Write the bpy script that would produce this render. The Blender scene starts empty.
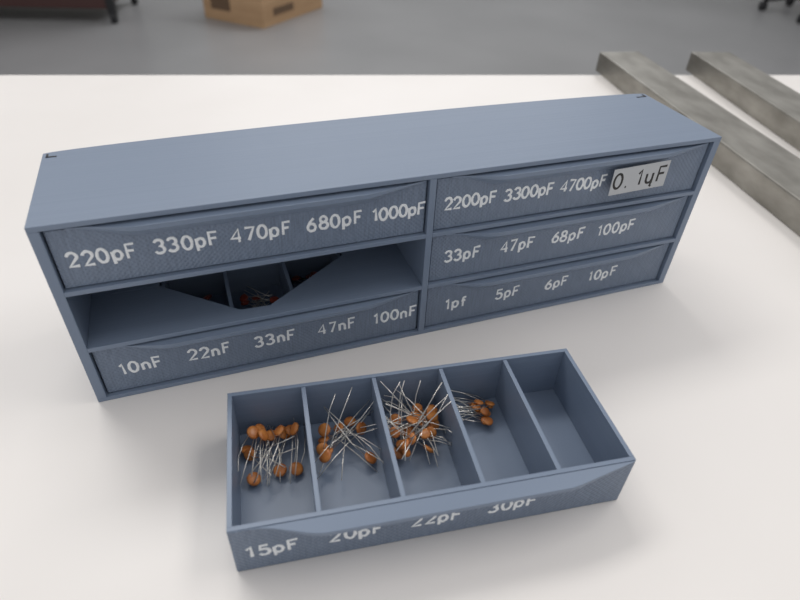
import bpy, bmesh, math, random
from mathutils import Matrix, Vector
sc=bpy.context.scene
sc.view_settings.view_transform='Standard'
sc.view_settings.look='None'
col=bpy.context.collection
# ---------------------------------------------------------------- materials
def mat(name,base,rough=.5,metal=0.,spec=.5,build=None):
    m=bpy.data.materials.new(name); m.use_nodes=True
    nt=m.node_tree; b=nt.nodes['Principled BSDF']
    b.inputs['Base Color'].default_value=(*base,1)
    b.inputs['Roughness'].default_value=rough
    b.inputs['Metallic'].default_value=metal
    b.inputs['Specular IOR Level'].default_value=spec
    if build: build(nt,b)
    return m
def N(nt,t,**k):
    n=nt.nodes.new(t)
    for a,v in k.items():
        if a in n.inputs.keys(): n.inputs[a].default_value=v
        else: setattr(n,a,v)
    return n
def coords(nt,scale,rot=(0,0,0)):
    tc=N(nt,'ShaderNodeTexCoord'); mp=N(nt,'ShaderNodeMapping')
    mp.inputs['Scale'].default_value=scale; mp.inputs['Rotation'].default_value=rot
    nt.links.new(tc.outputs['Object'],mp.inputs['Vector']); return mp
def noise_color(nt,b,c1,c2,scale,detail=3,lo=.35,hi=.65):
    mp=coords(nt,scale); n=N(nt,'ShaderNodeTexNoise'); n.inputs['Scale'].default_value=1; n.inputs['Detail'].default_value=detail
    r=N(nt,'ShaderNodeValToRGB'); r.color_ramp.elements[0].position=lo; r.color_ramp.elements[1].position=hi
    r.color_ramp.elements[0].color=(*c1,1); r.color_ramp.elements[1].color=(*c2,1)
    nt.links.new(mp.outputs[0],n.inputs['Vector']); nt.links.new(n.outputs['Fac'],r.inputs['Fac']); nt.links.new(r.outputs[0],b.inputs['Base Color'])
    return n
def bump(nt,b,out,strength,dist):
    bp=N(nt,'ShaderNodeBump'); bp.inputs['Strength'].default_value=strength; bp.inputs['Distance'].default_value=dist
    nt.links.new(out,bp.inputs['Height']); nt.links.new(bp.outputs[0],b.inputs['Normal'])
P1=(.174,.222,.304); P2=(.186,.236,.322)
def pla(axis_scale):
    def f(nt,b):
        noise_color(nt,b,P1,P2,axis_scale)
        mp=coords(nt,tuple(s*1.0 for s in axis_scale)); w=N(nt,'ShaderNodeTexNoise'); w.inputs['Scale'].default_value=2.5
        nt.links.new(mp.outputs[0],w.inputs['Vector']); bump(nt,b,w.outputs['Fac'],.22,.0004)
    return f
def hatch(nt,b):
    n=noise_color(nt,b,tuple(c*.76 for c in P1),tuple(c*1.0 for c in P2),(1500,150,120),2,.3,.75)
    mp=n.inputs['Vector'].links[0].from_node; mp.inputs['Rotation'].default_value=(0,.7,0)
    outs=[]
    for a in (.78,-.78):
        mp=coords(nt,(1,1,1),(0,a,0)); w=N(nt,'ShaderNodeTexWave',wave_type='BANDS',bands_direction='X')
        w.inputs['Scale'].default_value=210; w.inputs['Distortion'].default_value=1.5; w.inputs['Detail'].default_value=1
        nt.links.new(mp.outputs[0],w.inputs['Vector']); outs.append(w.outputs['Fac'])
    ad=N(nt,'ShaderNodeMath',operation='ADD'); nt.links.new(outs[0],ad.inputs[0]); nt.links.new(outs[1],ad.inputs[1])
    bump(nt,b,ad.outputs[0],.35,.0003)
M_cab=mat('blue_grey_pla_cabinet',P1,.40,build=pla((3,900,3)))
M_drw=mat('blue_grey_pla_drawer',P1,.40,build=pla((3,3,900)))
M_face=mat('blue_grey_pla_hatched',P1,.45,build=hatch)
M_txt=mat('white_filament',(.84,.86,.88),.5)
M_lab=mat('grey_label_tape',(.45,.47,.49),.3)
M_ink=mat('black_ink',(.01,.01,.01),.5)
def tbl(nt,b):
    n=noise_color(nt,b,(.785,.752,.722),(.81,.778,.75),(8,8,8))
    bump(nt,b,n.outputs['Fac'],.02,.001)
M_tab=mat('white_laminate',(.8,.76,.72),.38,build=tbl)
M_edge=mat('table_edge_band',(.5,.47,.44),.5)
def flo(nt,b): noise_color(nt,b,(.255,.255,.258),(.31,.31,.313),(1.2,1.2,1.2),6,.3,.7)
M_floor=mat('polished_concrete',(.2,.2,.2),.32,build=flo)
M_wall=mat('painted_wall',(.42,.42,.40),.8)
def stl(nt,b):
    n=noise_color(nt,b,(.21,.20,.175),(.40,.385,.35),(60,25,60),6,.3,.75)
    bump(nt,b,n.outputs['Fac'],.15,.0006)
M_steel=mat('worn_steel',(.3,.3,.28),.38,.65,build=stl)
def crd(nt,b): noise_color(nt,b,(.46,.29,.16),(.54,.35,.20),(3,3,20))
M_card=mat('cardboard',(.4,.25,.13),.85,build=crd)
M_tape=mat('packing_tape',(.30,.17,.08),.3)
M_print=mat('dark_box_print',(.16,.10,.06),.8)
M_red=mat('dark_red_paint',(.07,.028,.025),.45)
M_blk=mat('black_plastic',(.015,.015,.017),.45)
M_grey=mat('grey_metal',(.25,.25,.26),.4,.6)
def cer(nt,b): noise_color(nt,b,(.42,.13,.03),(.62,.24,.06),(300,300,300))
M_cer=mat('orange_ceramic',(.5,.18,.05),.35,build=cer)
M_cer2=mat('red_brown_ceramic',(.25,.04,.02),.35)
M_lead=mat('tinned_wire',(.66,.64,.60),.28,.9)
# ---------------------------------------------------------------- mesh helpers
def finish(bm,name,mats,parent=None,bevel=0,smooth=False):
    bmesh.ops.recalc_face_normals(bm,faces=bm.faces)
    me=bpy.data.meshes.new(name); bm.to_mesh(me); bm.free()
    for m in mats: me.materials.append(m)
    o=bpy.data.objects.new(name,me); col.objects.link(o)
    if parent: o.parent=parent
    if bevel:
        b=o.modifiers.new('bevel','BEVEL'); b.width=bevel; b.segments=2; b.limit_method='ANGLE'
    if smooth:
        for p in me.polygons: p.use_smooth=True
    return o
def box(bm,x0,x1,y0,y1,z0,z1,mi=0):
    v=[bm.verts.new((x,y,z)) for z in (z0,z1) for y in (y0,y1) for x in (x0,x1)]
    for q in ((0,1,3,2),(4,5,7,6),(0,1,5,4),(2,3,7,6),(0,2,6,4),(1,3,7,5)):
        f=bm.faces.new([v[i] for i in q]); f.material_index=mi
def prism(bm,pts,z0,z1,mi=0):
    a=[bm.verts.new((p[0],p[1],z0)) for p in pts]; b=[bm.verts.new((p[0],p[1],z1)) for p in pts]
    n=len(pts)
    fs=[bm.faces.new(a),bm.faces.new(b)]+[bm.faces.new((a[i],a[(i+1)%n],b[(i+1)%n],b[i])) for i in range(n)]
    for f in fs: f.material_index=mi
def tube(bm,pts,r,seg=6,mi=0):
    rings=[]
    for i,p in enumerate(pts):
        p=Vector(p); d=(Vector(pts[min(i+1,len(pts)-1)])-Vector(pts[max(i-1,0)])).normalized()
        s=d.cross(Vector((0,0,1)))
        if s.length<.1: s=d.cross(Vector((1,0,0)))
        s.normalize(); t=d.cross(s)
        rings.append([bm.verts.new(p+s*r*math.cos(a)+t*r*math.sin(a)) for a in [2*math.pi*k/seg for k in range(seg)]])
    for i in range(len(rings)-1):
        for k in range(seg):
            f=bm.faces.new((rings[i][k],rings[i][(k+1)%seg],rings[i+1][(k+1)%seg],rings[i+1][k])); f.material_index=mi; f.smooth=True
    for rr in (rings[0],rings[-1]):
        f=bm.faces.new(rr); f.material_index=mi
def cyl(bm,c,r,h,axis='Z',seg=24,mi=0):
    c=Vector(c); d={'X':Vector((1,0,0)),'Y':Vector((0,1,0)),'Z':Vector((0,0,1))}[axis]
    tube(bm,[c-d*h/2,c+d*h/2],r,seg,mi)
# ---------------------------------------------------------------- stroke lettering
def arc(cx,cy,rx,ry,a0,a1,n=14):
    return [(cx+rx*math.cos(math.radians(a0+(a1-a0)*i/n)),cy+ry*math.sin(math.radians(a0+(a1-a0)*i/n))) for i in range(n+1)]
G={'0':(.62,[arc(.31,.5,.29,.5,90,450,22)]),
'1':(.34,[[(.0,.76),(.20,1),(.20,0)]]),
'2':(.60,[arc(.29,.70,.27,.30,170,-35,12)+[(.03,0),(.58,0)]]),
'3':(.60,[arc(.27,.75,.25,.25,160,-85,12)+arc(.27,.26,.29,.27,80,-160,12)]),
'4':(.64,[[(.48,0),(.48,1),(.02,.3),(.62,.3)]]),
'5':(.60,[[(.54,1),(.1,1),(.06,.57)]+arc(.27,.32,.30,.32,125,-155,14)]),
'6':(.60,[[(.46,1),(.2,.72)]+arc(.29,.29,.27,.29,150,510,20)]),
'7':(.58,[[(.02,1),(.56,1),(.2,0)]]),
'8':(.60,[arc(.29,.76,.22,.24,-90,270,18),arc(.29,.26,.28,.26,90,450,18)]),
'9':(.60,[[(.16,0),(.45,.35)]+arc(.30,.70,.27,.29,-30,330,20)]),
'p':(.58,[[(.04,.66),(.04,-.28)],arc(.28,.33,.25,.33,180,540,18)]),
'n':(.56,[[(.04,.66),(.04,0)],[(.04,.4)]+arc(.26,.36,.22,.29,150,0,8)+[(.48,0)]]),
'F':(.58,[[(.55,1),(.05,1),(.05,0)],[(.05,.53),(.46,.53)]]),
'f':(.42,[[(.42,.95)]+arc(.3,.78,.14,.2,80,180,5)+[(.16,0)],[(0,.6),(.38,.6)]]),
'.':(.2,[[(.03,0),(.11,0)]]),
'u':(.58,[[(.04,.66),(.04,.25)]+arc(.26,.24,.22,.24,180,350,8),[(.5,.66),(.5,0),(.44,-.2),(.54,-.26)]]),
' ':(.12,[])}
jr=random.Random(77)
def lettering(s,parent,xc,z,yf,h,r,m,name,rot=0,gap=.2,depth=.35,jit=0.):
    cu=bpy.data.curves.new(name,'CURVE'); cu.dimensions='3D'; cu.bevel_depth=r; cu.bevel_resolution=2; cu.use_fill_caps=True
    tot=sum(G[c][0] for c in s)+gap*(len(s)-1); x=-tot/2
    for c in s:
        w,st=G[c]
        oy=jr.uniform(-1,1)*jit*1.5; ox=jr.uniform(-1,1)*jit
        for pl in st:
            closed=len(pl)>15 and (Vector(pl[0])-Vector(pl[-1])).length<1e-4
            pp=pl[:-1] if closed else pl
            sp=cu.splines.new('POLY'); sp.points.add(len(pp)-1); sp.use_cyclic_u=closed
            for i,q in enumerate(pp):
                k=jit*.35 if len(pp)>5 else jit
                sp.points[i].co=((x+q[0]+ox+jr.uniform(-k,k))*h,(q[1]-.5+oy+jr.uniform(-k,k))*h,0,1)
                if jit: sp.points[i].radius=jr.uniform(.82,1.15)
        x+=w+gap
    cu.materials.append(m)
    o=bpy.data.objects.new(name,cu); col.objects.link(o); o.parent=parent
    o.location=(xc,yf,z)
    o.rotation_euler=(Matrix.Rotation(rot,4,'Y')@Matrix.Rotation(math.pi/2,4,'X')).to_euler()
    o.scale=(1,1,depth)
    return o
# ---------------------------------------------------------------- cabinet
W,D,H=.3017,.0595,.0892
TS=.0021; OW=.0038; CD=.0015
SL=(H-4*TS)/3
slotx=[(OW,W/2-CD),(W/2+CD,W-OW)]
def zslot(i): return TS+i*(SL+TS)
def bow(x): return .0060*max(0.,math.sin(math.pi*min(max(x/W,0),1)))**.5
NX=48
bm=bmesh.new()
def panel(bm,z0,z1,x0=0,x1=W,yfront=0,n=NX):
    xs=[x0+(x1-x0)*(.5-.5*math.cos(math.pi*i/n)) for i in range(n+1)]
    prism(bm,[(x,yfront) for x in (x0,x1)]+[(x,D+bow(x)) for x in reversed(xs)],z0,z1)
panel(bm,0,TS); panel(bm,H-TS,H)
xs=[W*(.5-.5*math.cos(math.pi*i/NX)) for i in range(NX+1)]
prism(bm,[(x,D-.0010+bow(x)) for x in xs]+[(x,D+bow(x)) for x in reversed(xs)],TS,H-TS)
box(bm,0,OW,0,D,TS,H-TS); box(bm,W-OW,W,0,D,TS,H-TS); box(bm,W/2-CD,W/2+CD,0,D+.005,TS,H-TS)
for (a,b) in slotx:
    c=(a+b)/2
    for i in (1,2):
        z1=zslot(i); z0=z1-TS
        hl,hr=a+.029,b-.029
        prism(bm,[(a,0),(b,0),(b,.036),(hr,.036),(c+.002,.0068),(c-.011,.0075),(hl,.035),(a,.035)],z0,z1)
        box(bm,a,hl,.035,D,z0,z1); box(bm,hr,b,.036,D,z0,z1)
        box(bm,hl,hr,.052,D,z0,z1)
cab=finish(bm,'component_drawer_cabinet',[M_cab],bevel=.00035)
CP=Vector((-.1290,.1658,0)); CA=.3716
cab.location=CP; cab.rotation_euler=(0,0,CA)
bm=bmesh.new()
box(bm,.0015,.0055,D-.0042,D-.0034,H-.0001,H+.0002); box(bm,.0015,.0023,D-.0042,D-.0010,H-.0001,H+.0002)
box(bm,W-.008,W-.002,D-.0042,D-.0034,H-.0001,H+.0002); box(bm,W-.0028,W-.002,D-.0042,D-.0010,H-.0001,H+.0002)
finish(bm,'corner_notches',[M_blk],parent=cab)
# ---------------------------------------------------------------- drawers
DH=.0256
WT=.0017
CW=.1442
def make_drawer(labels,loc,rz,xs,tz=.0125,lip=.0046,DW=CW,DD=.0560):
    bm=bmesh.new()
    box(bm,0,DW,0,DD,0,.0014,0)
    box(bm,0,WT,WT,DD-WT,.0014,DH); box(bm,DW-WT,DW,WT,DD-WT,.0014,DH)
    box(bm,0,DW,DD-WT,DD,.0014,DH)
    box(bm,0,DW,0,WT,.0014,DH,0)
    pitch=(DW-WT)/5
    for i in range(1,5):
        x=i*pitch; box(bm,x,x+WT,WT,DD-WT,.0014,DH-.0004)
    box(bm,.0004,DW-.0004,-.0004,.0,.0004,DH-.0003,1)
    def p(x):
        s=min(max((x-.008)/.024,0),1); e=min(max((DW-.0005-x)/.026,0),1)
        k=min(s*s*(3-2*s),e)
        return .0002+(lip-.0002)*k
    prev=None; n=40
    for i in range(n+1):
        x=.007+(DW-.0075)*i/n; q=p(x); k=q/lip
        r=[bm.verts.new(c) for c in ((x,-.0003,DH),(x,-.0003-q,DH-.0004*k),(x,-.0003-q,DH-.0003-.0021*k),(x,-.0003,DH-.0004-.0019*k-q*1.0))]
        if prev:
            for j in range(4): bm.faces.new((prev[j],prev[(j+1)%4],r[(j+1)%4],r[j]))
        else: bm.faces.new(r)
        prev=r
    bm.faces.new(prev)
    o=finish(bm,'small_parts_drawer',[M_drw,M_face],bevel=.0003)
    o.location=loc; o.rotation_euler=(0,0,rz)
    for i,l in enumerate(labels):
        if l:
            big=len(l)>=6
            lettering(l,o,xs[i],tz,-.0004,.0059 if not big else .0056,.00063,M_txt,'value_text_%d'%(i+1),rot=-.02+.01*((i*7)%3),gap=.24 if not big else .17,jit=.03)
    return o
Rc=Matrix.Rotation(CA,4,'Z')
def in_cab(col_i,row,labels,xs,tz=.0125):
    a,b=slotx[col_i]
    l=CP+Rc@Vector((a+(b-a-CW)/2,.0022,zslot(row)+.0003))
    return make_drawer(labels,l,CA,xs,tz)
d_tl=in_cab(0,2,['220pF','330pF','470pF','680pF','1000pF'],(.0158,.0458,.0742,.1042,.1324))
d_bl=in_cab(0,0,['10nF','22nF','33nF','47nF','100nF'],(.0163,.0450,.0742,.1032,.1328),.0128)
d_tr=in_cab(1,2,['2200pF','3300pF','4700pF'],(.0172,.0468,.0755),.0128)
d_mr=in_cab(1,1,['33pF','47pF','68pF','100pF'],(.0165,.0460,.0745,.1035),.0132)
d_br=in_cab(1,0,['1pf','5pF','6pF','10pF'],(.0165,.0455,.0750,.1040),.0125)
ODW,ODD=.1440,.0590
d_out=make_drawer(['15pF','20pF','22pF','30pF'],Vector((-.0510,.0954,0)),.2500,(.0133,.0415,.0700,.0985),.0118,lip=.0058,DW=ODW,DD=ODD)
bm=bmesh.new(); box(bm,-.0158,.0158,-.0002,0,-.0068,.0068)
lab=finish(bm,'tape_label',[M_lab],parent=d_tr,bevel=.0001); lab.location=(.1030,-.0052,.0145); lab.rotation_euler=(0,-.035,0)
lettering('0. 1uF',lab,0,.0003,-.0002,.0076,.00062,M_ink,'label_text',gap=.28,depth=.2)
# ---------------------------------------------------------------- capacitors
pitch=(ODW-WT)/5
def cap(bm,head,yaw,tilt,length,spread,rng,mi=0,roll=None,R=.0025,lim=None):
    """lens-shaped ceramic disc with two wire leads leaving along (yaw,tilt)"""
    d=Vector((math.cos(yaw)*math.cos(tilt),math.sin(yaw)*math.cos(tilt),math.sin(tilt)))
    s=d.cross(Vector((0,0,1))).normalized()
    ro=rng.uniform(-.5,.5) if roll is None else roll
    s=(Matrix.Rotation(ro,3,d)@s).normalized(); n=d.cross(s)
    head=Vector(head); R*=rng.uniform(.88,1.12)
    M=Matrix((s,d,n)).transposed()
    prof=[(0,.34),(.45,.33),(.8,.25),(.97,.12),(1,0),(.97,-.12),(.8,-.25),(.45,-.33),(0,-.34)]
    seg=16; rows=[]
    for pr,pz in prof:
        if pr==0: rows.append([bm.verts.new(head+M@Vector((0,0,pz*R)))]); continue
        rows.append([bm.verts.new(head+M@Vector((pr*R*math.cos(2*math.pi*k/seg),pr*R*math.sin(2*math.pi*k/seg),pz*R))) for k in range(seg)])
    for i in range(len(rows)-1):
        A,B=rows[i],rows[i+1]
        for k in range(seg):
            k2=(k+1)%seg
            if len(A)==1: f=bm.faces.new((A[0],B[k],B[k2]))
            elif len(B)==1: f=bm.faces.new((A[k],A[k2],B[0]))
            else: f=bm.faces.new((A[k],A[k2],B[k2],B[k]))
            f.smooth=True; f.material_index=mi
    for sg in (-1,1):
        a=head+d*R*.75+s*sg*R*.45
        b=a+d*length*.25+s*sg*spread*.35
        ang=rng.uniform(-.15,.15)
        c=a+(d+s*ang).normalized()*length*.6+s*sg*spread*.7
        e=a+(d+s*ang*1.5).normalized()*length+s*sg*spread
        for q in (b,c,e):
            q.z=max(q.z,.0018)
            if lim and q.z<DH+.0005:
                q.x=min(max(q.x,lim[0]),lim[1]); q.y=min(max(q.y,lim[2]),lim[3])
        tube(bm,[a,b,c,e],.00020,5,1)
def pile(fn,drawer,mi_mat):
    bm=bmesh.new(); fn(bm)
    o=finish(bm,'ceramic_capacitor_pile',[mi_mat,M_lead])
    o.matrix_world=Matrix.Translation(drawer.location)@Matrix.Rotation(drawer.rotation_euler.z,4,'Z')
    return o
def lim(k,y1=.0550): return (k*pitch+WT+.0004,(k+1)*pitch-.0004,WT+.0004,y1)
def c1(bm):
    r=random.Random(3)
    cap(bm,(.0048,.0470,.0045),-.9,.15,.017,.0014,r,lim=lim(0))
    cap(bm,(.0058,.0440,.0050),-.3,.25,.018,.0014,r,lim=lim(0),roll=.9)
    for x,y in ((.0080,.0505),(.0105,.0530),(.0118,.0490),(.0145,.0510),(.0180,.0492),(.0200,.0510),(.0225,.0512),(.0240,.0490)):
        cap(bm,(x,y,.006+r.uniform(0,.005)),-math.pi/2-.15+r.uniform(-.5,.4),-.08,.0200,.0016,r,lim=lim(0),roll=r.uniform(-1,1))
    for x,y in ((.0070,.0330),(.0170,.0350),(.0232,.0345)):
        cap(bm,(x,y,.0042),math.pi/2+r.uniform(-.35,.35),.16,.0220,.0014,r,lim=lim(0))
def c2(bm):
    r=random.Random(5); x0=pitch
    for x,y,a,t in ((.0075,.0490,-.8,.1),(.0058,.042,.4,.3),(.0185,.0520,-2.0,.0),(.0135,.0500,-1.2,.1),(.0225,.0470,-2.3,.15),(.0062,.0350,.95,.5),(.0240,.0335,2.0,.4),(.0080,.0385,.8,.45),(.0068,.0465,-.2,.3)):
        cap(bm,(x0+x,y,.004+r.uniform(0,.005)),a+r.uniform(-.3,.3),t,.026,.0024,r,lim=lim(1),roll=r.uniform(-1,1))
def c3(bm):
    r=random.Random(21); x0=2*pitch
    for i in range(24):
        x=r.uniform(.0050,.0242); y=r.uniform(.032,.0535); z=r.uniform(.0045,.012)
        a=math.atan2(.043-y,.0145-x)+r.uniform(-1.0,1.0)
        cap(bm,(x0+x,y,z),a,r.uniform(-.05,.7),.023,.0020,r,lim=lim(2),roll=r.uniform(-1,1))
def c4(bm):
    r=random.Random(2); x0=3*pitch
    for i in range(10):
        cap(bm,(x0+.0195+r.uniform(-.005,.004),.046+r.uniform(-.006,.006),.0045+r.uniform(0,.004)),math.pi+r.uniform(-.7,.6),r.uniform(.1,.45),.020,.0014,r,R=.0021,lim=lim(3))
for fn in (c1,c2,c3,c4): pile(fn,d_out,M_cer)
pitch_c=(CW-WT)/5
def c5(k):
    L=(k*pitch_c+WT+.0004,(k+1)*pitch_c-.0004,WT+.0004,.0520)
    def f(bm):
        r=random.Random(12+k)
        for i in range(10):
            x=r.uniform(.006,.022); y=r.uniform(.012,.046)
            cap(bm,(k*pitch_c+x,y,r.uniform(.0045,.014)),math.atan2(.03-y,.0145-x),.2,.014,.001,r,lim=L)
    return f
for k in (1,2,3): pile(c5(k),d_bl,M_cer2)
# ---------------------------------------------------------------- table
TA=math.atan2(.0905,.593)
bm=bmesh.new()
box(bm,-1.0,1.3,-.85,0,-.030,0,0)
box(bm,-1.0,1.3,0,.0008,-.0298,-.0008,1)
for x in (-.9,1.2):
    for y in (-.78,-.08): box(bm,x-.025,x+.025,y-.025,y+.025,-.75,-.030,2)
box(bm,-.9,1.2,-.10,-.07,-.10,-.030,2); box(bm,-.9,1.2,-.79,-.76,-.10,-.030,2)
tb=finish(bm,'white_table',[M_tab,M_edge,M_grey],bevel=.002)
tb.location=(-.391,.5555,0)
tb.rotation_euler=(0,0,TA)
# ---------------------------------------------------------------- steel bars
def bar(x,y,dx,dy,L=.46,w=.045,h=.020):
    bm=bmesh.new(); box(bm,0,w,-L,0,0,h)
    o=finish(bm,'steel_bar',[M_steel],bevel=.0012)
    o.location=(x,y,0.0); o.rotation_euler=(0,0,math.atan2(dx,-dy))
bar(.1995,.6600,.184,-.983); bar(.3040,.678,.119,-.993)
# ---------------------------------------------------------------- room
FZ=-.75
def slab(name,m,*a):
    bm=bmesh.new(); box(bm,*a); return finish(bm,name,[m])
slab('floor',M_floor,-5,5,-3,7,FZ-.1,FZ)
slab('wall_back',M_wall,-5,5,7,7.1,FZ,2.0)
slab('wall_left',M_wall,-5.1,-5,-3,7,FZ,2.0)
slab('wall_right',M_wall,5,5.1,-3,7,FZ,2.0)
bm=bmesh.new()
box(bm,0,.43,0,.62,0,.30,0); box(bm,.19,.24,-.001,.621,.299,.301,1); box(bm,.19,.24,-.0015,0,.22,.30,1)
box(bm,.06,.20,-.002,0,.06,.13,2); box(bm,.431,.4315,.1,.3,.05,.09,2)
box(bm,-.02,.215,-.0,.004,.296,.302,0)
o=finish(bm,'cardboard_box',[M_card,M_tape,M_print],bevel=.003)
a=math.radians(-25); L=Vector((.43,0,0)); o.rotation_euler=(0,0,a)
o.location=Vector((-.861,3.573,FZ))-Matrix.Rotation(a,3,'Z')@L
# red tool trolley on a black corner-post frame
bm=bmesh.new()
box(bm,.0,1.22,0.02,.48,.075,.85,0)
for i in range(3): box(bm,.06,1.16,.008,.02,.14+i*.24,.35+i*.24,0); box(bm,.35,.90,-.01,.008,.30+i*.24,.315+i*.24,1)
for x in (.02,1.24):
    for y in (.03,.47):
        box(bm,x-.022,x+.022,y-.022,y+.022,.05,.87,1)
        cyl(bm,(x,y,.03),.03,.03,'X',20,1)
o=finish(bm,'tool_trolley',[M_red,M_blk],bevel=.004); o.location=(-2.93,3.36,FZ); o.rotation_euler=(0,0,.12)
# office chair
bm=bmesh.new()
for k in range(5):
    an=2*math.pi*k/5+.3; c,s=math.cos(an),math.sin(an)
    tube(bm,[(0,0,.12),(c*.16,s*.16,.11),(c*.31,s*.31,.075)],.022,8,1)
    cyl(bm,(c*.31,s*.31,.03),.03,.04,'X',16,1); cyl(bm,(c*.31,s*.31,.06),.01,.05,'Z',8,1)
cyl(bm,(0,0,.27),.028,.32,'Z',16,1)
box(bm,-.24,.24,-.23,.23,.43,.50,0); box(bm,-.21,.21,.22,.27,.62,1.0,0); box(bm,-.03,.03,.20,.25,.44,.70,1)
o=finish(bm,'office_chair',[M_red,M_blk],bevel=.012); o.location=(2.80,4.60,FZ)
# ---------------------------------------------------------------- lights
def area(name,loc,target,sx,sy,e,c=(1,1,1)):
    l=bpy.data.lights.new(name,'AREA'); l.shape='RECTANGLE'; l.size=sx; l.size_y=sy; l.energy=e; l.color=c
    o=bpy.data.objects.new(name,l); col.objects.link(o); o.location=loc
    o.rotation_euler=(Vector(target)-Vector(loc)).to_track_quat('-Z','Y').to_euler()
area('ceiling_light_1',(-.8,1.4,2.0),(-.3,.4,0),1.6,.5,22,(1,.98,.95))
area('ceiling_light_2',(1.2,.6,2.0),(.2,.3,0),1.2,.5,11,(1,.97,.94))
area('ceiling_light_3',(0,4.5,2.0),(0,4.5,-1),3,.6,42,(.97,.98,1))
w=bpy.data.worlds.new('World'); sc.world=w; w.use_nodes=True
w.node_tree.nodes['Background'].inputs[0].default_value=(.98,.98,1,1)
w.node_tree.nodes['Background'].inputs[1].default_value=.62
# ---------------------------------------------------------------- camera
cam=bpy.data.cameras.new('camera'); co=bpy.data.objects.new('camera',cam); col.objects.link(co)
h,pt,ro=.2012,.6832,.0508
fw=Vector((0,math.cos(pt),-math.sin(pt))); r=Vector((1,0,0)); u=Vector((0,math.sin(pt),math.cos(pt)))
r2=r*math.cos(ro)+u*math.sin(ro); u2=-r*math.sin(ro)+u*math.cos(ro)
Mx=Matrix((r2,u2,-fw)).transposed().to_4x4(); Mx.translation=Vector((0,0,h)); co.matrix_world=Mx
cam.sensor_width=36; cam.lens=36*586/800; cam.clip_start=.005
cam.dof.use_dof=True; cam.dof.focus_distance=.27; cam.dof.aperture_fstop=11
sc.camera=co
